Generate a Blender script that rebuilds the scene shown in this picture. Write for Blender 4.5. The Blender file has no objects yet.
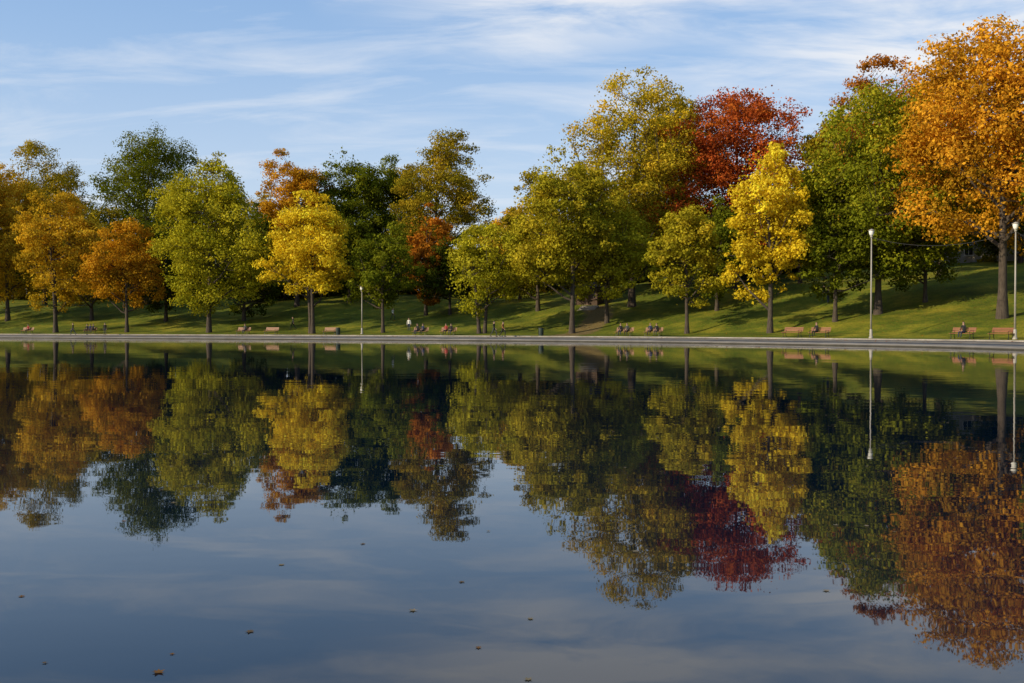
import bpy, math, random
import numpy as np
from mathutils import Vector, Matrix
random.seed(4); RNG = np.random.default_rng(11)
scene = bpy.context.scene
F = 995.0; EYE = 1.5; HOR = 327.0

# ------------------------------------------------------------------ helpers
def link(o):
    scene.collection.objects.link(o); return o

class MB:
    """small mesh builder: boxes, tubes, lofts"""
    def __init__(s): s.v=[]; s.f=[]; s.m=[]
    def add(s, vs, fs, m=0):
        b=len(s.v); s.v+= [tuple(p) for p in vs]
        for f in fs: s.f.append(tuple(b+i for i in f)); s.m.append(m)
    def box(s, c, d, m=0, rx=0, ry=0, rz=0):
        M = Matrix.Rotation(rz,3,'Z') @ Matrix.Rotation(ry,3,'Y') @ Matrix.Rotation(rx,3,'X')
        vs=[]
        for z in (-.5,.5):
            for x,y in ((-.5,-.5),(.5,-.5),(.5,.5),(-.5,.5)):
                vs.append(Vector(c)+M@Vector((x*d[0],y*d[1],z*d[2])))
        s.add(vs,[(3,2,1,0),(4,5,6,7),(0,1,5,4),(1,2,6,5),(2,3,7,6),(3,0,4,7)],m)
    def tube(s, pts, rad, n=8, m=0, cap=True):
        pts=[Vector(p) for p in pts]; vs=[]; fs=[]
        for i,p in enumerate(pts):
            a=pts[max(i-1,0)]; b=pts[min(i+1,len(pts)-1)]
            t=(b-a).normalized()
            u=t.cross(Vector((0,1,0.001)) if abs(t.y)<.8 else Vector((1,0,0))).normalized(); w=t.cross(u)
            for k in range(n):
                an=2*math.pi*k/n
                vs.append(p+(u*math.cos(an)+w*math.sin(an))*rad[i])
        for i in range(len(pts)-1):
            for k in range(n):
                fs.append((i*n+k,(i+1)*n+k,(i+1)*n+(k+1)%n,i*n+(k+1)%n))
        if cap:
            fs.append(tuple(range(n))); fs.append(tuple((len(pts)-1)*n+k for k in reversed(range(n))))
        s.add(vs,fs,m)
    def sphere(s,c,r,m=0,nu=12,nv=8,fn=None):
        vs=[];fs=[]
        if not hasattr(r,'__len__'): r=(r,r,r)
        for j in range(nv+1):
            ph=math.pi*j/nv
            for i in range(nu):
                th=2*math.pi*i/nu
                d=Vector((math.sin(ph)*math.cos(th),math.sin(ph)*math.sin(th),math.cos(ph)))
                vs.append((c[0]+d.x*r[0],c[1]+d.y*r[1],c[2]+d.z*r[2]))
        for j in range(nv):
            for i in range(nu):
                fs.append((j*nu+i,(j+1)*nu+i,(j+1)*nu+(i+1)%nu,j*nu+(i+1)%nu))
        s.add(vs,fs,m)
    def mesh(s,name,mats,smooth=False):
        me=bpy.data.meshes.new(name); me.from_pydata(s.v,[],s.f)
        for m in mats: me.materials.append(m)
        me.polygons.foreach_set('material_index',s.m)
        if smooth: me.polygons.foreach_set('use_smooth',[True]*len(s.f))
        me.update(); return me
    def obj(s,name,mats,smooth=False,bevel=0):
        o=link(bpy.data.objects.new(name,s.mesh(name,mats,smooth)))
        if bevel:
            b=o.modifiers.new('bevel','BEVEL'); b.width=bevel; b.segments=2; b.limit_method='ANGLE'
        return o

def nodes(name):
    m=bpy.data.materials.new(name); m.use_nodes=True
    nt=m.node_tree; p=nt.nodes['Principled BSDF']; return m,nt,p
def N(nt,t,**k):
    n=nt.nodes.new(t)
    for a,b in k.items(): setattr(n,a,b)
    return n
def ramp(nt,src,stops):
    r=N(nt,'ShaderNodeValToRGB'); e=r.color_ramp.elements
    while len(e)<len(stops): e.new(.5)
    for i,(p,c) in enumerate(stops): e[i].position=p; e[i].color=(*c,1) if len(c)==3 else c
    nt.links.new(src,r.inputs[0]); return r.outputs[0]
def noise(nt,scale,detail=4,rough=.55,vec=None,dist=0):
    n=N(nt,'ShaderNodeTexNoise'); n.inputs['Scale'].default_value=scale; n.inputs['Detail'].default_value=detail
    n.inputs['Roughness'].default_value=rough; n.inputs['Distortion'].default_value=dist
    if vec is None:
        g=nt.nodes.get('GEO') or N(nt,'ShaderNodeNewGeometry',name='GEO'); vec=g.outputs['Position']
    nt.links.new(vec,n.inputs['Vector']); return n.outputs['Fac']
def mixc(nt,fac,a,b,mode='MIX'):
    n=N(nt,'ShaderNodeMix',data_type='RGBA',blend_type=mode)
    for s,i in ((fac,0),(a,6),(b,7)):
        if hasattr(s,'is_linked'): nt.links.new(s,n.inputs[i])
        else: n.inputs[i].default_value = s if i==0 else (*s,1)
    return n.outputs[2]
def bump(nt,p,h,dist,strength=1):
    b=N(nt,'ShaderNodeBump'); b.inputs['Distance'].default_value=dist; b.inputs['Strength'].default_value=strength
    nt.links.new(h,b.inputs['Height']); nt.links.new(b.outputs[0],p.inputs['Normal'])
def simple(name,col,rough=.6,metal=0,var=.25,scale=12):
    m,nt,p=nodes(name)
    tc=N(nt,'ShaderNodeTexCoord')
    f=noise(nt,scale,4,.6,tc.outputs['Object'])
    c=ramp(nt,f,[(.3,tuple(x*(1-var) for x in col)),(.7,tuple(min(1,x*(1+var)) for x in col))])
    nt.links.new(c,p.inputs['Base Color']); p.inputs['Roughness'].default_value=rough; p.inputs['Metallic'].default_value=metal
    return m

# ------------------------------------------------------------------ shoreline
ctrl=np.array([(33,64),(27,79),(0,105),(-70,137),(-140,158),(-200,160),(-250,132),(-262,80),(-225,20),(-130,-14),(-40,-17),(18,-14),(33,0),(38,22),(37,45)],float)
def catmull(P,k):
    n=len(P); out=[]
    for i in range(n):
        p0,p1,p2,p3=P[i-1],P[i],P[(i+1)%n],P[(i+2)%n]
        for j in range(k):
            t=j/k
            out.append(.5*((2*p1)+(-p0+p2)*t+(2*p0-5*p1+4*p2-p3)*t*t+(-p0+3*p1-3*p2+p3)*t**3))
    return np.array(out)
def resample(P,n):
    Q=np.vstack([P,P[:1]]); d=np.r_[0,np.cumsum(np.hypot(*np.diff(Q,axis=0).T))]
    t=np.linspace(0,d[-1],n,endpoint=False)
    return np.c_[np.interp(t,d,Q[:,0]),np.interp(t,d,Q[:,1])]
def smooth(P,k):
    for _ in range(k): P=(np.roll(P,1,0)+2*P+np.roll(P,-1,0))/4
    return P
SH=smooth(resample(catmull(ctrl,60),3000),60)
def norms(P):
    t=np.roll(P,-1,0)-np.roll(P,1,0); t/=np.hypot(t[:,0],t[:,1])[:,None]
    return np.c_[t[:,1],-t[:,0]]
NSH=norms(SH)
if (NSH[0]@(SH[0]-SH.mean(0)))<0: NSH=-NSH
def sdist(x,y):
    x=np.atleast_1d(x).astype(float); y=np.atleast_1d(y).astype(float)
    out=np.empty(len(x))
    for a in range(0,len(x),2000):
        dx=x[a:a+2000,None]-SH[None,:,0]; dy=y[a:a+2000,None]-SH[None,:,1]
        d=dx*dx+dy*dy; k=d.argmin(1); r=np.arange(len(k))
        sg=np.sign(dx[r,k]*NSH[k,0]+dy[r,k]*NSH[k,1])
        out[a:a+2000]=np.sqrt(d[r,k])*sg
    return out
PS=[-6,-1,.05,.3,2.8,7.4,7.8,14,25,40,60,100,200,600,3000]
PZ=[-1.5,-1.2,-.7,-.10,.17,.30,.44,.8,2.5,5.4,7.4,8.4,9.5,12,14]
def height_s(s,x,y):
    z=np.interp(s,PS,PZ)
    w=np.clip((s-8)/20,0,1)
    hill=np.clip((x+5)/35,0,1)*np.clip((y+20)/60,0,1); hill=hill*hill*(3-2*hill)
    z=z+np.maximum(z-.44,0)*.36*hill*np.clip(1.6-s/260,0,1)
    return z+w*(.35*np.sin(x*.11+1)*np.cos(y*.09)+.18*np.sin(x*.31+y*.23)+.06*np.sin(x*.9-y*.7))
def height(x,y):
    return float(height_s(sdist(x,y),np.array([x]),np.array([y]))[0])
_Y=np.arange(50,420,.25)
def site(px,s):
    """world spot on a given bearing and setback from the shore"""
    X=(px-512)/F*_Y; d=sdist(X,_Y); k=int(np.argmax(d>=s)); 
    return X[k],_Y[k],height(X[k],_Y[k])
def shore_dir(x,y):
    k=((SH-np.array([x,y]))**2).sum(1).argmin(); return NSH[k]

# ------------------------------------------------------------------ materials
m_grass,nt,p=nodes('grass')
f1=noise(nt,.16,7,.7); f2=noise(nt,6,5,.7); f3=noise(nt,1.6,3,.6)
c=ramp(nt,f1,[(.34,(.045,.08,.008)),(.5,(.115,.155,.012)),(.66,(.30,.28,.026))])
c=mixc(nt,.7,c,ramp(nt,f2,[(.3,(.30,.32,.3)),(.7,(1.5,1.45,1.3))]),'MULTIPLY')
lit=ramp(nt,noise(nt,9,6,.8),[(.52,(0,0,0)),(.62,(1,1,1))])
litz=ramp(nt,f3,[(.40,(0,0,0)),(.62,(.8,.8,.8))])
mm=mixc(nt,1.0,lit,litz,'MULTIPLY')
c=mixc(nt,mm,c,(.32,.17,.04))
at=N(nt,'ShaderNodeAttribute',attribute_name='dirt')
df=N(nt,'ShaderNodeMath',operation='MULTIPLY_ADD'); nt.links.new(f3,df.inputs[0]); df.inputs[1].default_value=.9; 
d2=N(nt,'ShaderNodeMath',operation='SUBTRACT'); nt.links.new(at.outputs['Fac'],d2.inputs[0]); d2.inputs[1].default_value=.45
nt.links.new(d2.outputs[0],df.inputs[2])
dfac=ramp(nt,df.outputs[0],[(.42,(0,0,0)),(.62,(.85,.85,.85))])
c=mixc(nt,dfac,c,ramp(nt,f2,[(.3,(.11,.08,.035)),(.7,(.26,.18,.085))]))
nt.links.new(c,p.inputs['Base Color']); p.inputs['Roughness'].default_value=.9; p.inputs['Specular IOR Level'].default_value=.15
bump(nt,p,f2,.12,.9)

m_path,nt,p=nodes('path_asphalt')
f=noise(nt,1.2,5,.6); c=ramp(nt,f,[(.3,(.13,.12,.105)),(.7,(.25,.23,.20))])
l=ramp(nt,noise(nt,5,6,.8),[(.58,(0,0,0)),(.66,(1,1,1))])
c=mixc(nt,l,c,(.26,.13,.04)); nt.links.new(c,p.inputs['Base Color']); p.inputs['Roughness'].default_value=.9
bump(nt,p,noise(nt,40,3),.01)

m_kerb,nt,p=nodes('concrete')
f=noise(nt,.5,6,.7); g=noise(nt,14,4,.7)
c=ramp(nt,f,[(.3,(.17,.155,.135)),(.7,(.40,.365,.32))])
c=mixc(nt,.5,c,ramp(nt,g,[(.35,(.55,.55,.55)),(.65,(1.2,1.2,1.2))]),'MULTIPLY')
ge=nt.nodes['GEO']; sx=N(nt,'ShaderNodeSeparateXYZ'); nt.links.new(ge.outputs['Position'],sx.inputs[0])
wet=ramp(nt,sx.outputs[2],[(.0,(.10,.10,.08)),(.08,(.18,.18,.15)),(.13,(1,1,1))])
c=mixc(nt,1.0,c,wet,'MULTIPLY')
nt.links.new(c,p.inputs['Base Color']); p.inputs['Roughness'].default_value=.85
bump(nt,p,g,.02)

m_water,nt,p=nodes('water')
p.inputs['Base Color'].default_value=(.0005,.007,.018,1); p.inputs['Roughness'].default_value=.014
p.inputs['IOR'].default_value=1.42
ge=N(nt,'ShaderNodeNewGeometry'); 
def wn(scale,sc,det,rot=0):
    mp=N(nt,'ShaderNodeMapping'); mp.inputs['Scale'].default_value=sc; mp.inputs['Rotation'].default_value=(0,0,rot)
    nt.links.new(ge.outputs['Position'],mp.inputs[0]); return noise(nt,scale,det,.5,mp.outputs[0])
a=wn(1.5,(.6,1,1),2,.3); b=wn(.16,(.6,1,1),2,-.2); g=wn(.035,(1,1,1),2)
gm=ramp(nt,g,[(.4,(.35,.35,.35)),(.62,(1,1,1))])
x1=N(nt,'ShaderNodeMath',operation='MULTIPLY'); nt.links.new(a,x1.inputs[0]); nt.links.new(gm,x1.inputs[1])
x2=N(nt,'ShaderNodeMath',operation='MULTIPLY_ADD'); nt.links.new(b,x2.inputs[0]); x2.inputs[1].default_value=2.5; nt.links.new(x1.outputs[0],x2.inputs[2])
bump(nt,p,x2.outputs[0],.0036)

m_bark,nt,p=nodes('bark')
mp=N(nt,'ShaderNodeMapping'); mp.inputs['Scale'].default_value=(6,6,1.2)
ge=N(nt,'ShaderNodeNewGeometry'); nt.links.new(ge.outputs['Position'],mp.inputs[0])
f=noise(nt,1.5,5,.7,mp.outputs[0])
c=ramp(nt,f,[(.3,(.025,.018,.014)),(.7,(.10,.078,.058))]); nt.links.new(c,p.inputs['Base Color'])
p.inputs['Roughness'].default_value=.95; bump(nt,p,f,.05)

m_leaf=bpy.data.materials.new('leaves'); m_leaf.use_nodes=True; nt=m_leaf.node_tree; nt.nodes.clear()
at=N(nt,'ShaderNodeAttribute',attribute_name='leafcol')
dif=N(nt,'ShaderNodeBsdfDiffuse'); tr=N(nt,'ShaderNodeBsdfTranslucent')
nt.links.new(at.outputs['Color'],dif.inputs[0])
tcl=mixc(nt,1.0,at.outputs['Color'],(1.3,1.15,.5),'MULTIPLY'); nt.links.new(tcl,tr.inputs[0])
ms=N(nt,'ShaderNodeMixShader'); ms.inputs[0].default_value=.34; nt.links.new(dif.outputs[0],ms.inputs[1]); nt.links.new(tr.outputs[0],ms.inputs[2])
out=N(nt,'ShaderNodeOutputMaterial'); nt.links.new(ms.outputs[0],out.inputs[0])

# ------------------------------------------------------------------ ground, kerb, path, water
NS=700
idx=(np.arange(NS)*3000/NS).astype(int)
P0=SH[idx]; N0=NSH[idx]
def ring(rows,zf,name,mats,inner=False,attr=None):
    V=[];
    for r in rows:
        xy=P0+N0*(r if not isinstance(r,tuple) else r[0]); x,y=xy.T
        z=zf(r,x,y); V.append(np.c_[x,y,z])
    V=np.vstack(V); nr=len(rows)
    i=np.arange(NS); Fs=[]
    for k in range(nr-1):
        a=k*NS+i; b=k*NS+(i+1)%NS
        Fs.append(np.c_[a,a+NS,b+NS,b])
    Fs=np.vstack(Fs)
    faces=[tuple(f) for f in Fs.tolist()]
    if inner: faces.append(tuple(range(NS)))
    me=bpy.data.meshes.new(name); me.from_pydata(V.tolist(),[],faces)
    for m in mats: me.materials.append(m)
    me.polygons.foreach_set('use_smooth',[True]*len(faces))
    me.update(); o=link(bpy.data.objects.new(name,me)); return o,V
rows=[-6,-1,.06,.3,2.8,7.4,7.8]+list(np.arange(9,85,1.25))+[90,100,120,150,200,280,400,700,1400,3000]
g_o,V=ring(rows,lambda r,x,y:height_s(np.full(len(x),float(r)),x,y),'ground',[m_grass],True)
DIRT=np.zeros(len(V))
def seg_d(V,a,b):
    a=np.array(a);b=np.array(b); ab=b-a; t=np.clip(((V[:,:2]-a)@ab)/(ab@ab),0,1)
    return np.hypot(*(V[:,:2]-(a+t[:,None]*ab)).T)
pa=[site(p_,s_)[:2] for p_,s_ in ((556,7),(585,16),(600,24),(596,29))]
for a,b in zip(pa[:-1],pa[1:]): DIRT=np.maximum(DIRT,np.clip(1.2-seg_d(V,a,b)/2.6,0,.85))
S_of=np.repeat(np.array(rows,float),NS)
DIRT=np.maximum(DIRT,np.clip(.75-np.abs(S_of-8.3)/1.6,0,.7))
at_=g_o.data.attributes.new('dirt','FLOAT','POINT')

kr=[(0,-.7),(0,.09),(.02,.11),(.42,.12),(.44,.13),(2.78,.28),(2.8,.20)]
ring(kr,lambda r,x,y:np.full(len(x),r[1]),'concrete_pond_edge',[m_kerb])
pr=[(2.8,.27),(4.8,.36),(7.5,.38),(7.52,.25)]
ring(pr,lambda r,x,y:np.full(len(x),r[1]),'lakeside_footpath',[m_path])
pk=[(7.52,.25),(7.52,.48),(7.54,.50),(7.70,.50),(7.72,.48),(7.72,.25)]
ring(pk,lambda r,x,y:np.full(len(x),r[1]),'footpath_kerb',[m_kerb])
xy=P0+N0*.06
me=bpy.data.meshes.new('pond_water'); me.from_pydata([(a,b,0) for a,b in xy],[],[tuple(range(NS))]); me.materials.append(m_water); me.update()
link(bpy.data.objects.new('pond_water',me))
if me.polygons[0].normal.z<0: me.flip_normals()

# ------------------------------------------------------------------ trees
def C(*h): return np.array(h,float)
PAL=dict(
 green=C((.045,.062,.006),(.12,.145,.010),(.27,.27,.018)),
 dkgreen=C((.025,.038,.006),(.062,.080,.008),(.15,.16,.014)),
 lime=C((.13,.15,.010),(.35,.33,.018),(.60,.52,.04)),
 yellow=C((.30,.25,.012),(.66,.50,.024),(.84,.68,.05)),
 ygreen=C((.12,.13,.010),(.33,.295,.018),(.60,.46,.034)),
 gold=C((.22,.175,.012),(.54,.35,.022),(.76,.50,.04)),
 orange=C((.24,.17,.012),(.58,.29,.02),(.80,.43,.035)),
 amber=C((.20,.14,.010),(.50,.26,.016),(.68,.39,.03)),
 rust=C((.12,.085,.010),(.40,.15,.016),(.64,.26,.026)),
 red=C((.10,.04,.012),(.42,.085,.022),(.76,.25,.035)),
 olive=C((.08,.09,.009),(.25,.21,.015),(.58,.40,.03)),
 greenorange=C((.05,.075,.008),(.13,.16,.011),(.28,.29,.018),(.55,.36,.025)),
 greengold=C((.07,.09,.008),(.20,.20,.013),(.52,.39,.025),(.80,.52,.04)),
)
def quads_obj(name,Vs,Qs,Ms,Cs):
    V=np.concatenate(Vs).astype(np.float32); nq=sum(len(q) for q in Qs)
    Q=np.concatenate(Qs).astype(np.int32)
    me=bpy.data.meshes.new(name)
    me.vertices.add(len(V)); me.vertices.foreach_set('co',V.ravel())
    me.loops.add(nq*4); me.loops.foreach_set('vertex_index',Q.ravel())
    me.polygons.add(nq); me.polygons.foreach_set('loop_start',np.arange(nq,dtype=np.int32)*4)
    me.polygons.foreach_set('loop_total',np.full(nq,4,dtype=np.int32))
    me.materials.append(m_bark); me.materials.append(m_leaf)
    me.polygons.foreach_set('material_index',np.concatenate(Ms).astype(np.int32))
    me.polygons.foreach_set('use_smooth',np.concatenate(Ms)==0)
    a=me.attributes.new('leafcol','FLOAT_COLOR','POINT'); a.data.foreach_set('color',np.concatenate(Cs).astype(np.float32).ravel())
    me.update(calc_edges=True); return link(bpy.data.objects.new(name,me))
def tube_np(P,R,n=6):
    P=np.array(P,float); R=np.array(R,float); k=len(P)
    T=np.gradient(P,axis=0); T/=np.linalg.norm(T,axis=1)[:,None]+1e-9
    ref=np.where(np.abs(T[:,2:3])>.9,np.array([[1.,0,0]]),np.array([[0,0,1.]]))
    if np.abs(T[0,2])>.7: ref=np.repeat([[1.,0.,0.]],k,0)
    U=np.cross(T,ref); U/=np.linalg.norm(U,axis=1)[:,None]+1e-9; W=np.cross(T,U)
    a=np.arange(n)*2*np.pi/n
    V=P[:,None,:]+(U[:,None,:]*np.cos(a)[None,:,None]+W[:,None,:]*np.sin(a)[None,:,None])*R[:,None,None]
    i=np.arange(n); Q=[]
    for j in range(k-1): Q.append(np.c_[j*n+i,j*n+(i+1)%n,(j+1)*n+(i+1)%n,(j+1)*n+i])
    return V.reshape(-1,3),np.vstack(Q)
def rdir(r,n):
    d=r.normal(size=(n,3)); return d/np.linalg.norm(d,axis=1)[:,None]
def tree_parts(x,y,z,H,cb,R,pal,seed,nleaf,L=.32,g=.35,K=None,trunk=1.0,low=.15,lean=0,stems=1,rag=.9):
    r=np.random.default_rng(seed); Vs=[];Qs=[];Ms=[];Cs=[]; base=0
    def push(V,Q,mat,col):
        nonlocal base
        Vs.append(V);Qs.append(Q+base);Ms.append(np.full(len(Q),mat)); Cs.append(col); base+=len(V)
    z0=z+cb*H; z1=z+H; Hc=z1-z0; zc=z0+Hc*.49
    lob=rdir(r,20); la=r.uniform(-.45,.45,20)*rag; la+= -la.mean()
    def S(d):
        s=1+((np.clip(d@lob.T,0,1)**8)*la).sum(-1)
        return np.clip(s/1.02,.62,1.22)
    def pt(d,rho):
        wz=1+low*np.clip(-d[...,2],-1,1)
        q=rho*S(d)
        return np.stack([x+lean*.6+d[...,0]*R*q*wz, y+d[...,1]*R*q*wz, zc+d[...,2]*Hc*.50*np.clip(q,0,1.06)],-1)
    bark=lambda V: np.ones((len(V),4))*.1
    r0=(.0095*H+.09)*trunk
    axes=[]
    for st in range(stems):
        o=np.array([0,0,0.]) if stems==1 else np.array([math.cos(st*2.4+seed),math.sin(st*2.4+seed),0])*r0*1.5
        ts=np.linspace(0,1,9); ph=r.uniform(0,6,2); top=.82*H
        ax=np.stack([x+o[0]*(1+ts*3)+lean*ts+.012*H*np.sin(ts*4+ph[0])*ts, y+o[1]*(1+ts*3)+.012*H*np.sin(ts*5+ph[1])*ts, z-.3+ts*(top+.3)],-1)
        rr=r0*(1-ts)**.75*.92+.03; rr[0]*=1.45
        V,Q=tube_np(ax,rr,9); push(V,Q,0,bark(V)); axes.append((ax,rr))
    def axis_at(k,h):
        ax,rr=axes[k%len(axes)]; t=np.interp(h,ax[:,2],np.arange(9)); i=int(min(t,7.99)); f=t-i
        return ax[i]*(1-f)+ax[i+1]*f, rr[i]*(1-f)+rr[i+1]*f
    nodes_=[]; nrad=[]; tips=[]
    nl=int(14+R)
    for k in range(nl):
        th=k*2.4+r.uniform(-.4,.4); dz=r.uniform(-.75,.95)
        d=np.array([math.cos(th)*math.sqrt(1-dz*dz),math.sin(th)*math.sqrt(1-dz*dz),dz])
        p3=pt(d,r.uniform(.62,.9)); h0=max(z+H*max(.08,cb*.7),p3[2]-H*r.uniform(.10,.26)); h0=min(h0,z+.74*H); p0,pr_=axis_at(k,h0)
        u=np.linspace(0,1,7)[:,None]; mid=(p0+p3)/2+np.array([0,0,-.08*abs(p3[2]-h0)-.2])+r.normal(size=3)*.3
        P=(1-u)**2*p0+2*u*(1-u)*mid+u*u*p3; P[1:-1]+=r.normal(size=(5,3))*.12
        rr=np.linspace(min(pr_*.6,.17*trunk+.04),.03,7)
        V,Q=tube_np(P,rr,6); push(V,Q,0,bark(V)); nodes_.append(P[1:]); nrad.append(rr[1:]); tips.append(p3)
    for ax,rr in axes: nodes_.append(ax[4:]); nrad.append(rr[4:])
    ND=np.vstack(nodes_); NR=np.concatenate(nrad); tips=np.array(tips)
    if K is None: K=int(np.clip(9*R**1.2*Hc**.55/1.9,90,380))
    d=rdir(r,K); Cc=pt(d,r.uniform(0,1,K)**.36*.99)
    kt=int(K*.38); j=r.integers(0,len(tips),kt)
    Cc[:kt]=tips[j]+r.normal(size=(kt,3))*np.array([.14*R,.14*R,.11*R])
    crad=(.080*R+.26)*r.uniform(.5,1.6,K)
    for k in range(K):
        dd=ND-Cc[k]; cost=np.linalg.norm(dd,axis=1)+np.where(dd[:,2]>0,2*dd[:,2],0); jj=cost.argmin()
        p0=ND[jj]; p3=Cc[k]; mid=(p0+p3)/2+np.array([0,0,-.2])
        P=np.array([p0,mid,p3]); V,Q=tube_np(P,[min(NR[jj],.06)*.8,.03,.012],4); push(V,Q,0,bark(V))
    w=crad**2; w/=w.sum(); ck=r.choice(K,nleaf,p=w)
    D=rdir(r,nleaf); rad=r.uniform(0,1,nleaf)**.5+np.abs(r.normal(size=nleaf))*.13
    asp=r.uniform(.6,1.15,K)[ck][:,None]
    P=Cc[ck]+D*np.concatenate([np.repeat(1.15/np.sqrt(asp),2,1),asp],1)*(rad*crad[ck])[:,None]
    ns=int(nleaf*.10); dd=rdir(r,ns); P[:ns]=pt(dd,r.uniform(.4,.97,ns))
    nrm=D*.9+rdir(r,nleaf)*.75+np.array([0,0,.25]); nrm/=np.linalg.norm(nrm,axis=1)[:,None]
    a=np.cross(nrm,rdir(r,nleaf)); a/=np.linalg.norm(a,axis=1)[:,None]+1e-9; b=np.cross(nrm,a)
    l=(L*r.uniform(.55,1.35,nleaf))[:,None]*.5; ww=l*r.uniform(.55,.9,nleaf)[:,None]
    V=np.stack([P-a*l,P-b*ww-nrm*l*.25,P+a*l,P+b*ww-nrm*l*.25],1).reshape(-1,3)
    Q=np.arange(nleaf*4).reshape(-1,4)
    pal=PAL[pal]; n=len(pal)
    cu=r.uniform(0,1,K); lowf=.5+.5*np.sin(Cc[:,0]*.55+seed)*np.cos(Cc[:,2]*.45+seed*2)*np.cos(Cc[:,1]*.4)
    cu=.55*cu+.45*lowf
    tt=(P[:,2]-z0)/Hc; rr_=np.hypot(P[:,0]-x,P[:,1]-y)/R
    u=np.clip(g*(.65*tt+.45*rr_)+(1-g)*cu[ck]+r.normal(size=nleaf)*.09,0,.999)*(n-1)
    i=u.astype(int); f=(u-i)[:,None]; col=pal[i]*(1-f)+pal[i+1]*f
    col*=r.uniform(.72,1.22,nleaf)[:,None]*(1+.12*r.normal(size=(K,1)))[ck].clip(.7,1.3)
    col=np.repeat(np.c_[col.clip(0,.85),np.ones(nleaf)],4,0)
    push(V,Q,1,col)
    return Vs,Qs,Ms,Cs,base
KIND=dict(green='elm_tree',dkgreen='elm_tree',lime='ash_tree',yellow='ash_tree',ygreen='linden_tree',gold='maple_tree',orange='maple_tree',amber='maple_tree',rust='maple_tree',red='red_maple_tree',olive='poplar_tree',greenorange='maple_tree',greengold='maple_tree')
def tree(px,s,top,hw,bot,pal,seed,dens=1.0,**k):
    x,y,z=site(px,s); H=EYE+(HOR-top)/F*y-z; R=hw*1.04/F*y; zb=EYE+(HOR-bot)/F*y
    cb=max(.08,(zb-z)/H)
    area=math.pi*R*H*(1-cb)/2
    nl=int(np.clip(area*168*dens,6000,46000))
    Vs,Qs,Ms,Cs,_=tree_parts(x,y,z,H,cb,R,pal,seed,nl,**k)
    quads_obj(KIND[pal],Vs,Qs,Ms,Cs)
# (bearing, setback, top, half width, crown base, palette)
T=[
(-75,12,150,60,300,'gold'),(-30,30,160,50,300,'green'),
(8,24,168,48,306,'gold'),(45,44,146,44,290,'olive'),(57,12,188,42,308,'gold'),(127,12,220,36,308,'amber'),(92,26,205,36,310,'olive'),
(148,40,124,56,285,'green'),(166,24,205,36,310,'dkgreen'),(209,12,160,56,306,'lime'),(244,24,205,36,310,'dkgreen'),
(266,44,195,34,300,'olive'),(297,36,142,38,285,'amber'),(313,12,195,45,305,'yellow'),(350,42,148,42,300,'green'),
(395,50,146,38,300,'green'),(437,44,124,45,295,'olive'),(383,14,226,34,308,'green'),(426,30,204,24,306,'rust'),
(482,12,218,40,308,'lime'),(520,40,205,36,306,'gold'),(450,30,232,34,310,'dkgreen'),(572,14,146,54,295,'ygreen'),
(538,28,176,40,304,'olive'),(632,30,60,66,275,'greengold'),(607,20,190,46,300,'lime'),(735,38,72,64,262,'red'),
(687,13,204,38,302,'ygreen'),(770,13,150,42,302,'yellow'),(675,44,88,46,285,'olive'),(717,26,200,38,300,'green'),
(835,18,185,44,300,'green'),(878,22,78,84,278,'greenorange'),(800,44,165,44,290,'green'),(880,44,66,54,240,'rust'),(838,42,105,42,260,'olive'),
(1002,20,2,96,238,'orange'),(940,44,70,56,262,'amber'),(1060,30,60,60,250,'amber'),
(1140,14,90,90,260,'green'),(1190,35,60,90,250,'gold'),(1020,58,130,66,262,'green'),(22,58,215,50,310,'dkgreen'),
(190,60,190,54,310,'green'),(320,66,205,50,310,'green'),(925,28,190,44,285,'green'),
(60,54,235,34,312,'dkgreen'),(125,54,230,34,312,'dkgreen'),(285,54,235,34,312,'dkgreen'),(350,56,240,34,312,'dkgreen'),(480,54,250,30,312,'dkgreen'),(545,50,240,34,308,'dkgreen'),(650,46,215,40,300,'dkgreen'),(745,50,220,40,290,'dkgreen'),
]
opts={57:dict(stems=2),482:dict(stems=2),878:dict(g=.4,trunk=1.1,dens=1.15),1002:dict(trunk=1.15,g=.2,dens=1.15),632:dict(trunk=1.1,g=.5,dens=1.15),313:dict(stems=2)}
for i,t_ in enumerate(T):
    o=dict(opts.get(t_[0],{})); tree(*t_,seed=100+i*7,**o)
VV,QQ,MM,CC=[],[],[],[]; base=0; r=np.random.default_rng(5)
pals=['dkgreen','green','olive','green','dkgreen','amber','ygreen']
k=0
def dist_add(px,ss,H,R,n,L,K,pal=None,sink=0):
    global base,k,VV,QQ,MM,CC
    x,y,z=site(px,ss)
    Vs,Qs,Ms,Cs,b=tree_parts(x,y,z-sink,H,.0,R,pal or pals[k%7],900+k,n,L=L,K=K,low=.45,rag=.8); k+=1
    VV+=Vs; MM+=Ms; CC+=Cs; QQ+=[q+base for q in Qs]; base+=b
for px in np.arange(-160,1240,34):
    H=r.uniform(13,18)*(.78 if 440<px<560 else 1)
    dist_add(px+r.uniform(-12,12),84+r.uniform(-8,8),H,r.uniform(5,7.5),3400,.8,60,None,1.0)
for px in np.arange(-150,1230,19):
    dist_add(px+r.uniform(-8,8),(60 if px<860 else 70)+r.uniform(-3,3),r.uniform(9,12.5),r.uniform(4.5,6),1900,.85,44,['dkgreen','green','dkgreen','olive'][k%4],3.2)
quads_obj('distant_trees',VV,QQ,MM,CC)
at_.data.foreach_set('value',DIRT.astype(np.float32))

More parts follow.
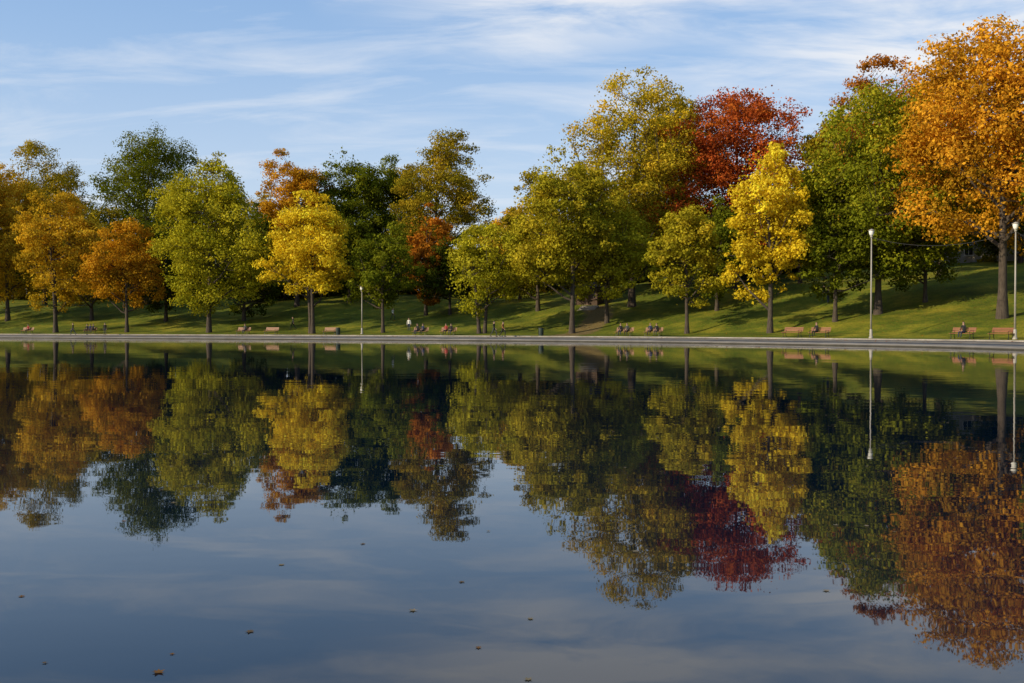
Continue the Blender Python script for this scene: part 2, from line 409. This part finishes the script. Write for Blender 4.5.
# ------------------------------------------------------------------ furniture
m_wood=simple('bench_wood',(.22,.08,.030),.55,0,.35,20); m_iron=simple('cast_iron',(.03,.032,.034),.45,.6,.2)
m_pole=simple('painted_steel',(.33,.31,.27),.5,.0,.15); m_glass=simple('opal_glass',(.8,.8,.76),.25,0,.03)
m_bin=simple('bin_green',(.03,.07,.045),.5); m_dark=simple('dark_metal',(.04,.04,.04),.5,.5)
def bench():
    b=MB(); Lh=1.05
    for i in range(4): b.box((0,-.20+i*.125,.45+(.004*i)),(2.1,.10,.035),0)
    for i in range(3): b.box((0,.265+i*.045,.60+i*.135),(2.1,.028,.105),0,rx=-.30)
    for sx_ in (-.85,.85):
        b.tube([(sx_,-.24,0),(sx_,-.20,.2),(sx_,-.22,.41),(sx_,.20,.42)],[.028]*4,6,1)
        b.tube([(sx_,.30,0),(sx_,.20,.22),(sx_,.22,.44),(sx_,.31,.66),(sx_,.40,.95)],[.028]*5,6,1)
        b.tube([(sx_,-.24,.41),(sx_,-.26,.60),(sx_,-.15,.66),(sx_,.28,.66)],[.02]*4,6,1)
        b.box((sx_,-.25,.015),(.10,.14,.03),1); b.box((sx_,.30,.015),(.10,.14,.03),1)
    return b.mesh('park_bench',[m_wood,m_iron])
bench_me=bench()
def face_lake(o,x,y,z,extra=0):
    n=shore_dir(x,y); o.location=(x,y,z); o.rotation_euler=(0,0,math.atan2(n[1],n[0])-math.pi/2+extra)
BEN=[27,90,243,271,330,420,448,624,653,792,819,962,1001]
benches={}
for px in BEN:
    x,y,z=site(px,8.9); o=link(bpy.data.objects.new('park_bench',bench_me)); face_lake(o,x,y,z+.01,random.uniform(-.04,.04)); benches[px]=o
def lamp(px,s,H):
    x,y,z=site(px,s); b=MB()
    b.tube([(0,0,-.05),(0,0,.12),(0,0,.14),(0,0,.75),(0,0,.80)],[.19,.19,.13,.12,.085],14,0)
    b.tube([(0,0,.8),(0,0,H-.75)],[.085,.05],12,0)
    b.tube([(0,0,H-.78),(0,0,H-.72),(0,0,H-.70),(0,0,H-.62)],[.06,.11,.11,.09],12,0)
    b.tube([(0,0,H-.62),(0,0,H-.45),(0,0,H-.22),(0,0,H-.16)],[.11,.19,.23,.22],14,1)
    b.tube([(0,0,H-.16),(0,0,H-.13),(0,0,H-.04),(0,0,H)],[.29,.28,.10,.03],14,0)
    o=b.obj('street_lamp',[m_pole,m_glass],True); o.location=(x,y,z); return (x,y,z+H)
def lampH(px,s,top):
    x,y,z=site(px,s); return lamp(px,s,EYE+(HOR-top)/F*y-z)
l1=lampH(871,8.6,229); l2=lampH(1015,9.2,222); lampH(362,11,286)
b=MB()
def strand(a,c,sag,hz=.75):
    n=40; pts=[]
    for i in range(n+1):
        t=i/n; pts.append((a[0]+(c[0]-a[0])*t,a[1]+(c[1]-a[1])*t,(a[2]-hz)+(c[2]-a[2])*t-sag*4*t*(1-t)))
    b.tube(pts,[.018]*(n+1),5,0,False)
    for i in range(2,n,4):
        q=pts[i]; b.tube([q,(q[0],q[1],q[2]-.08)],[.02,.022],6,0); b.sphere((q[0],q[1],q[2]-.11),.032,0,8,6)
strand(l1,l2,.9); 
xr,yr,zr=site(1130,9); strand(l2,(xr,yr,zr+7),.9)
b.obj('overhead_wire',[m_dark],True)
def bin_(px,s):
    x,y,z=site(px,s); b=MB()
    b.tube([(0,0,0),(0,0,.05),(0,0,.06),(0,0,.85)],[.20,.20,.26,.29],14,0)
    b.tube([(0,0,.85),(0,0,.90),(0,0,.92)],[.31,.31,.24],14,1); b.tube([(0,0,.92),(0,0,.80)],[.20,.20],12,1)
    for a in range(14):
        an=a*math.pi/7; b.box((.285*math.cos(an),.285*math.sin(an),.46),(.02,.05,.72),1,rz=an)
    o=b.obj('waste_bin',[m_bin,m_dark]); o.location=(x,y,z)
for px in (541,338,): bin_(px,8.7)

m_brick,nt,p=nodes('brick')
tc=N(nt,'ShaderNodeTexCoord'); bt=N(nt,'ShaderNodeTexBrick'); bt.inputs['Scale'].default_value=4
mp=N(nt,'ShaderNodeMapping'); mp.inputs['Rotation'].default_value=(math.pi/2,0,0); nt.links.new(tc.outputs['Object'],mp.inputs[0]); nt.links.new(mp.outputs[0],bt.inputs[0])
bt.inputs['Color1'].default_value=(.26,.12,.08,1); bt.inputs['Color2'].default_value=(.34,.17,.11,1); bt.inputs['Mortar'].default_value=(.35,.32,.28,1)
nt.links.new(bt.outputs[0],p.inputs['Base Color']); p.inputs['Roughness'].default_value=.9
m_stone=simple('grey_stone',(.34,.32,.30),.9,0,.2,1.5)
m_roof=simple('roof_shingle',(.06,.055,.055),.9); m_win=simple('window_glass',(.02,.025,.03),.08,0,.1); m_trim=simple('trim_paint',(.55,.53,.48),.6)
m_timber=simple('dark_timber',(.06,.035,.02),.8); m_trimd=simple('timber_trim',(.10,.06,.04),.7)
def building(name,px,s,W,D,st,wallmat,nwin,trim=None,fh=3.2):
    x,y,z=site(px,s); H=st*fh
    root=link(bpy.data.objects.new(name,None)); n=shore_dir(x,y); root.location=(x,y,z-.4); root.rotation_euler=(0,0,math.atan2(n[1],n[0])-math.pi/2)
    w=MB(); w.box((0,0,H/2),(W,D,H)); wo=w.obj('walls',[wallmat]); wo.parent=root
    q=MB(); ov=.4; z0=H+.003
    vs=[(-W/2-ov,-D/2-ov,z0),(W/2+ov,-D/2-ov,z0),(W/2+ov,D/2+ov,z0),(-W/2-ov,D/2+ov,z0),(-W/2+D*.3,0,z0+D*.3),(W/2-D*.3,0,z0+D*.3)]
    q.add(vs,[(3,2,1,0),(0,1,5,4),(2,3,4,5),(1,2,5),(3,0,4)]); ro=q.obj('roof',[m_roof]); ro.parent=root
    g_=MB(); ww=min(1.25,W/nwin*.6)
    for f in range(st):
        for i in range(nwin):
            cx=-W/2+(i+.5)*W/nwin; cz=f*fh+1.7
            if f==0 and i==nwin//2:
                g_.box((cx,-D/2-.01,1.25),(ww*.8,.06,2.1),1); g_.box((cx,-D/2-.03,1.25),(ww,.05,2.3),0); continue
            g_.box((cx,-D/2-.01,cz),(ww,.08,1.5),0); g_.box((cx,-D/2-.03,cz),(ww-.2,.08,1.3),1); g_.box((cx,-D/2-.075,cz),(.05,.02,1.3),0); g_.box((cx,-D/2-.12,cz-.79),(ww+.15,.22,.08),0)
    go=g_.obj('windows_and_door',[trim or m_trim,m_win]); go.parent=root
building('stone_house',1008,66,22,10,2,m_stone,7)
building('brick_house',92,74,16,9,2,m_brick,5)
building('park_hut',590,32,3.2,2.4,1,m_timber,3,m_trimd,2.6)
stp=MB()
for i in range(6): stp.box((0,-i*.34,-.16*i),(2.4,.36,.30))
so=stp.obj('stone_steps',[m_kerb],bevel=.01); x,y,z=site(590,29); face_lake(so,x,y,z+.2)

# ------------------------------------------------------------------ people
def figure(pose):
    """returns verts/faces/labels of one continuous skinned body facing -Y"""
    J={}; 
    J['pel']=(0,0,.94,.125,.10); J['sp']=(0,.0,1.12,.115,.09); J['ch']=(0,0,1.34,.145,.10); J['nk']=(0,-.005,1.49,.052,.052)
    J['h0']=(0,-.02,1.56,.066,.072); J['h1']=(0,-.02,1.65,.078,.095); J['h2']=(0,-.015,1.735,.055,.065)
    for sd,sg in (('l',-1),('r',1)):
        J['sh'+sd]=(sg*.175,0,1.42,.058,.055); J['hp'+sd]=(sg*.095,0,.88,.085,.085)
        if pose=='stand':
            J['el'+sd]=(sg*.235,.03,1.13,.042,.042); J['wr'+sd]=(sg*.245,-.05,.88,.027,.03); J['ha'+sd]=(sg*.24,-.08,.80,.018,.042)
            J['kn'+sd]=(sg*.11,-.01,.49,.056,.056); J['an'+sd]=(sg*.12,.02,.09,.038,.038); J['to'+sd]=(sg*.14,-.15,.04,.04,.03)
        elif pose=='walk':
            q=sg*.22
            J['el'+sd]=(sg*.23,q*.6+.04,1.14,.042,.042); J['wr'+sd]=(sg*.22,q*1.2-.08,.93,.027,.03); J['ha'+sd]=(sg*.215,q*1.3-.12,.86,.018,.042)
            J['kn'+sd]=(sg*.10,-q*1.0-.06,.50,.056,.056); J['an'+sd]=(sg*.10,-q*1.5+(.10 if q>0 else .14)-.0,.09+(.05 if sg<0 else 0),.038,.038)
            J['to'+sd]=(sg*.12,-q*1.5-.10,.04,.04,.03)
        else:
            J['el'+sd]=(sg*.225,-.06,1.15,.042,.042); J['wr'+sd]=(sg*.14,-.28,1.03,.027,.03); J['ha'+sd]=(sg*.11,-.36,1.00,.038,.02)
            J['kn'+sd]=(sg*.12,-.42,.92,.058,.058); J['an'+sd]=(sg*.12,-.44,.50,.038,.038); J['to'+sd]=(sg*.13,-.60,.45,.04,.03)
    E=[('pel','sp'),('sp','ch'),('ch','nk'),('nk','h0'),('h0','h1'),('h1','h2')]
    for s_ in 'lr': E+=[('ch','sh'+s_),('sh'+s_,'el'+s_),('el'+s_,'wr'+s_),('wr'+s_,'ha'+s_),('pel','hp'+s_),('hp'+s_,'kn'+s_),('kn'+s_,'an'+s_),('an'+s_,'to'+s_)]
    ks=list(J); me=bpy.data.meshes.new('sk'); me.from_pydata([J[k_][:3] for k_ in ks],[(ks.index(a),ks.index(b)) for a,b in E],[])
    o=link(bpy.data.objects.new('sk',me)); sk=o.modifiers.new('s','SKIN'); 
    if not me.skin_vertices: 
        bpy.context.view_layer.objects.active=o; bpy.ops.mesh.customdata_skin_add()
    for i,k_ in enumerate(ks):
        d=me.skin_vertices[0].data[i]; d.radius=(J[k_][3],J[k_][4]); d.use_root=(k_=='pel')
    o.modifiers.new('u','SUBSURF').levels=2
    bpy.context.view_layer.update(); dg=bpy.context.evaluated_depsgraph_get(); ev=bpy.data.meshes.new_from_object(o.evaluated_get(dg))
    bpy.data.objects.remove(o)
    vs=[tuple(v.co) for v in ev.vertices]; fs=[tuple(p_.vertices) for p_ in ev.polygons]
    lab=[]
    P={k_:Vector(J[k_][:3]) for k_ in ks}
    def sd_(c,a,b):
        ab=b-a; t=max(0,min(1,(c-a).dot(ab)/ab.length_squared)); return (c-(a+ab*t)).length
    for p_ in ev.polygons:
        c=p_.center; best=min(E,key=lambda e_:sd_(c,P[e_[0]],P[e_[1]]))
        a=best[1][:2]
        lab.append({'sp':1,'ch':1,'nk':1,'sh':1,'el':1,'wr':1,'ha':0,'h0':0,'h1':0,'h2':0,'hp':2,'kn':2,'an':2,'to':3}[a] if not(best[1]=='nk' and c.z>1.455) else 0)
    B=MB(); B.v=vs; B.f=fs; B.m=lab
    hz=1.65
    B.sphere((0,-.118,hz-.012),(.012,.018,.022),0,8,6)
    for sg in (-1,1):
        B.sphere((sg*.032,-.103,hz+.008),(.013,.010,.008),5,8,6); B.sphere((sg*.032,-.111,hz+.008),(.006,.005,.006),4,6,5)
        B.sphere((sg*.080,-.005,hz-.005),(.010,.02,.03),0,8,6)
    B.sphere((0,-.104,hz-.052),(.024,.008,.007),6,8,5)
    vs=[];fs=[];nu,nv=16,8
    for j in range(nv+1):
        for i in range(nu):
            th=2*math.pi*i/nu; back=.5+.5*math.sin(th)
            ph=(math.pi*(.34+.34*back))*j/nv
            vs.append((.090*math.sin(ph)*math.cos(th),-.012+.108*math.sin(ph)*math.sin(th),hz+.015+.100*math.cos(ph)))
    for j in range(nv):
        for i in range(nu): fs.append((j*nu+i,(j+1)*nu+i,(j+1)*nu+(i+1)%nu,j*nu+(i+1)%nu))
    B.add(vs,fs,4)
    for s_,sg in (('l',-1),('r',1)):
        w=P['wr'+s_]; h=P['ha'+s_]; d=(h-w).normalized(); side=Vector((0,-1,0)) if pose!='sit' else Vector((-sg,0,0)); side=(side-d*side.dot(d)).normalized()
        cu=Vector((-sg,0,0)) if pose!='sit' else Vector((0,0,-1))
        for i,ln in enumerate((.072,.082,.076,.06)):
            st=h+side*(.028-.019*i)-d*.005; B.tube([st,st+d*ln*.5+cu*.006,st+d*ln*.8+cu*.022,st+d*ln+cu*.036],[.0095,.009,.008,.006],6,0)
        st=w+d*.03+side*.02; B.tube([st,st+d*.03+side*.028,st+d*.06+side*.036+cu*.01],[.012,.010,.007],6,0)
    return B
FIG={k_:figure(k_) for k_ in ('stand','walk','sit')}
m_skin=simple('skin',(.42,.25,.18),.5,0,.08); m_hair=[simple('hair_dark',(.03,.02,.015),.6),simple('hair_brown',(.12,.07,.035),.6)]
m_eye=simple('eye_white',(.8,.8,.78),.3,0,.02); m_lip=simple('lips',(.35,.12,.10),.5,0,.05); m_shoe=simple('shoes',(.04,.035,.03),.6)
SHC=dict(k=(.014,.014,.017),b=(.02,.03,.07),r=(.30,.035,.03),w=(.75,.74,.70),g=(.05,.055,.055),t=(.30,.22,.13),o=(.24,.10,.04))
CM={k_:simple('cloth_'+k_,c_,.9,0,.15,25) for k_,c_ in SHC.items()}
cnt=0
def person(pose,x,y,z,rot,sh,tr,scale=1.0):
    global cnt; cnt+=1
    me=FIG[pose].mesh('person',[m_skin,CM[sh],CM[tr],m_shoe,m_hair[cnt%2],m_eye,m_lip],True)
    o=link(bpy.data.objects.new('person',me)); o.location=(x,y,z); o.rotation_euler=(0,0,rot); o.scale=(scale,)*3; return o
def sitter(px,off,sh,tr):
    b_=benches[px]; a=b_.rotation_euler.z; s_=.98
    loc=b_.location+Vector((math.cos(a),math.sin(a),0))*off+Vector((-math.sin(a),math.cos(a),0))*(.06)
    person('sit',loc.x,loc.y,b_.location.z+.50-.86*s_+.03-.0,a+random.uniform(-.2,.2),sh,tr,s_)
for a in [(819,-.3,'k','k'),(962,.1,'k','b'),(624,-.45,'k','b'),(624,.35,'g','k'),(653,-.35,'b','k'),(653,.4,'k','g'),(420,-.4,'k','b'),(420,.4,'b','k'),
          (448,-.3,'r','k'),(448,.4,'k','b'),(90,-.6,'k','k'),(90,.0,'b','k'),(90,.6,'k','g'),(27,.2,'r','k'),(243,.3,'g','b')]: sitter(*a)
for px,s_,pose,sh,tr,rot in [(503,6,'walk','o','k',1.4),(73,6,'walk','k','b',-1.3),(409,15,'stand','w','b',.4),(393,26,'walk','w','g',1.2),(293,17,'walk','g','k',-1.2),
      (828,28,'stand','k','b',2.6),(824,29,'stand','b','k',-.6),(105,6,'stand','k','g',.5),(494,6.5,'walk','k','g',1.5)]:
    x,y,z=site(px,s_); zz=.37 if s_<7.5 else z; n=shore_dir(x,y)
    person(pose,x,y,zz,rot+math.atan2(n[1],n[0])-math.pi/2,sh,tr,random.uniform(.95,1.03))

# ------------------------------------------------------------------ fallen leaves
def leafset(name,pts,size,seed,tilt=.15,dull=1):
    r=np.random.default_rng(seed)
    shape=[(0,-.55),(.16,-.15),(.5,-.12),(.28,.12),(.33,.42),(.1,.3),(0,.6),(-.1,.3),(-.33,.42),(-.28,.12),(-.5,-.12),(-.16,-.15)]
    me=bpy.data.meshes.new(name); vs=[];fs=[];cl=[]
    cc=[(.42,.20,.03),(.30,.11,.02),(.22,.10,.04),(.45,.32,.05),(.30,.05,.02)] if dull==1 else [(.26,.22,.15),(.16,.12,.08),(.30,.25,.18),(.22,.12,.05)]
    for (x,y,z) in pts:
        a=r.uniform(0,6.28); s_=size*r.uniform(.5,1.3); c_=cc[r.integers(len(cc))]; tx,ty=r.normal(size=2)*tilt; cur=r.uniform(0,.25)
        b_=len(vs)
        for u,v in shape:
            X=(u*math.cos(a)-v*math.sin(a))*s_; Y=(u*math.sin(a)+v*math.cos(a))*s_
            vs.append((x+X,y+Y,z+abs(X*tx+Y*ty)+cur*(u*u+v*v)*s_)); cl.append((*c_,1))
        fs.append(tuple(b_+i for i in range(12)))
    me.from_pydata(vs,[],fs); me.materials.append(m_leaf); at2=me.attributes.new('leafcol','FLOAT_COLOR','POINT')
    at2.data.foreach_set('color',np.array(cl,np.float32).ravel()); me.update(); return link(bpy.data.objects.new(name,me))
pts=[]; r=np.random.default_rng(8)
for _ in range(190):
    y=4+60*r.uniform()**1.3; x=r.uniform(-.56,.56)*y
    if sdist(x,y)[0]<-.5: pts.append((x,y,.003))
leafset('floating_leaves',pts,.045,3,.03,0)
vis=np.where((SH[:,1]>40)&(SH[:,0]>-110))[0]
sel=vis[(r.uniform(0,1,5200)*len(vis)).astype(int)]; ss=3+45*r.uniform(0,1,5200)**1.4
X=SH[sel,0]+NSH[sel,0]*ss; Y=SH[sel,1]+NSH[sel,1]*ss; Z=height_s(ss,X,Y)
Z=np.where(ss<7.75,np.interp(ss,[2.8,4.8,7.5],[.28,.36,.38]),Z)+.015
leafset('fallen_leaves',list(zip(X,Y,Z)),.16,5,.3)

# ------------------------------------------------------------------ light, sky, camera
el=math.radians(22); sx_,sy_=-.89,-.46; az=math.atan2(sx_,sy_)
S=bpy.data.lights.new('sun','SUN'); S.energy=5.0; S.angle=math.radians(.5); S.color=(1,.83,.57)
so=link(bpy.data.objects.new('sun',S)); dv=Vector((math.sin(az)*math.cos(el),math.cos(az)*math.cos(el),math.sin(el)))
so.rotation_euler=dv.to_track_quat('Z','Y').to_euler()
w=bpy.data.worlds.new('World'); scene.world=w; w.use_nodes=True; nt=w.node_tree; bg=nt.nodes['Background']
sky=N(nt,'ShaderNodeTexSky',sky_type='NISHITA'); sky.sun_disc=False; sky.sun_elevation=el; sky.sun_rotation=az%(2*math.pi); sky.air_density=1; sky.dust_density=.6; sky.ozone_density=1.5
tc=N(nt,'ShaderNodeTexCoord'); sp=N(nt,'ShaderNodeSeparateXYZ'); nt.links.new(tc.outputs['Generated'],sp.inputs[0])
zz=N(nt,'ShaderNodeMath',operation='ADD'); nt.links.new(sp.outputs[2],zz.inputs[0]); zz.inputs[1].default_value=.16
dx=N(nt,'ShaderNodeMath',operation='DIVIDE'); dy=N(nt,'ShaderNodeMath',operation='DIVIDE')
nt.links.new(sp.outputs[0],dx.inputs[0]); nt.links.new(sp.outputs[1],dy.inputs[0]); nt.links.new(zz.outputs[0],dx.inputs[1]); nt.links.new(zz.outputs[0],dy.inputs[1])
cb_=N(nt,'ShaderNodeCombineXYZ'); nt.links.new(dx.outputs[0],cb_.inputs[0]); nt.links.new(dy.outputs[0],cb_.inputs[1])
def cl(rot,sc,loc,scale,det,dist):
    mp=N(nt,'ShaderNodeMapping'); mp.inputs['Rotation'].default_value=(0,0,rot); mp.inputs['Scale'].default_value=sc; mp.inputs['Location'].default_value=loc
    nt.links.new(cb_.outputs[0],mp.inputs[0]); return noise(nt,scale,det,.6,mp.outputs[0],dist)
wisp=cl(.7,(1.0,2.6,1),(3.1,1.2,0),1.5,10,.5)
c1=ramp(nt,wisp,[(.46,(0,0,0)),(.78,(.65,.65,.65))])
def bank(cx,cy,sx,sy,rot):
    mp=N(nt,'ShaderNodeMapping',vector_type='TEXTURE'); mp.inputs['Location'].default_value=(cx,cy,0); mp.inputs['Rotation'].default_value=(0,0,rot); mp.inputs['Scale'].default_value=(sx,sy,1)
    nt.links.new(cb_.outputs[0],mp.inputs[0]); ln=N(nt,'ShaderNodeVectorMath',operation='LENGTH'); nt.links.new(mp.outputs[0],ln.inputs[0])
    return ramp(nt,ln.outputs['Value'],[(0,(1,1,1)),(.5,(.6,.6,.6)),(1,(0,0,0))])
bk=mixc(nt,1.0,bank(.12,1.95,.55,.40,-.3),bank(.95,2.15,.6,.5,-.2),'ADD')
soft=ramp(nt,cl(.6,(1.3,3.0,1),(.4,2.0,0),1.9,10,.5),[(.36,(.04,.04,.04)),(.60,(1,1,1))])
cm=mixc(nt,1.0,mixc(nt,1.0,bk,soft,'MULTIPLY'),c1,'ADD')
clampn=N(nt,'ShaderNodeMath',operation='MINIMUM'); nt.links.new(cm,clampn.inputs[0]); clampn.inputs[1].default_value=.9
hz=ramp(nt,sp.outputs[2],[(.0,(.9,.9,.9)),(.14,(.78,.78,.78)),(.34,(.70,.70,.70)),(1,(.3,.3,.3))])
hcol=ramp(nt,sp.outputs[2],[(.0,(.76,.83,.92)),(.15,(.56,.71,.93)),(.26,(.38,.58,.90)),(.38,(.25,.47,.86))])
hc2=mixc(nt,1.0,hcol,(6.4,6.4,6.4),'MULTIPLY')
skc=mixc(nt,hz,sky.outputs[0],hc2)
skc=mixc(nt,clampn.outputs[0],skc,(5.9,6.0,6.2))
nt.links.new(skc,bg.inputs[0]); bg.inputs[1].default_value=.15
cam=bpy.data.cameras.new('camera'); co=link(bpy.data.objects.new('camera',cam)); scene.camera=co
cam.sensor_width=36; cam.lens=36*F/1024; cam.clip_start=.1; cam.clip_end=8000
co.location=(0,0,EYE); co.rotation_euler=(math.radians(90)-math.atan((341.5-HOR)/F),0,0)
scene.view_settings.view_transform='Standard'; scene.view_settings.look='None'; scene.view_settings.exposure=0
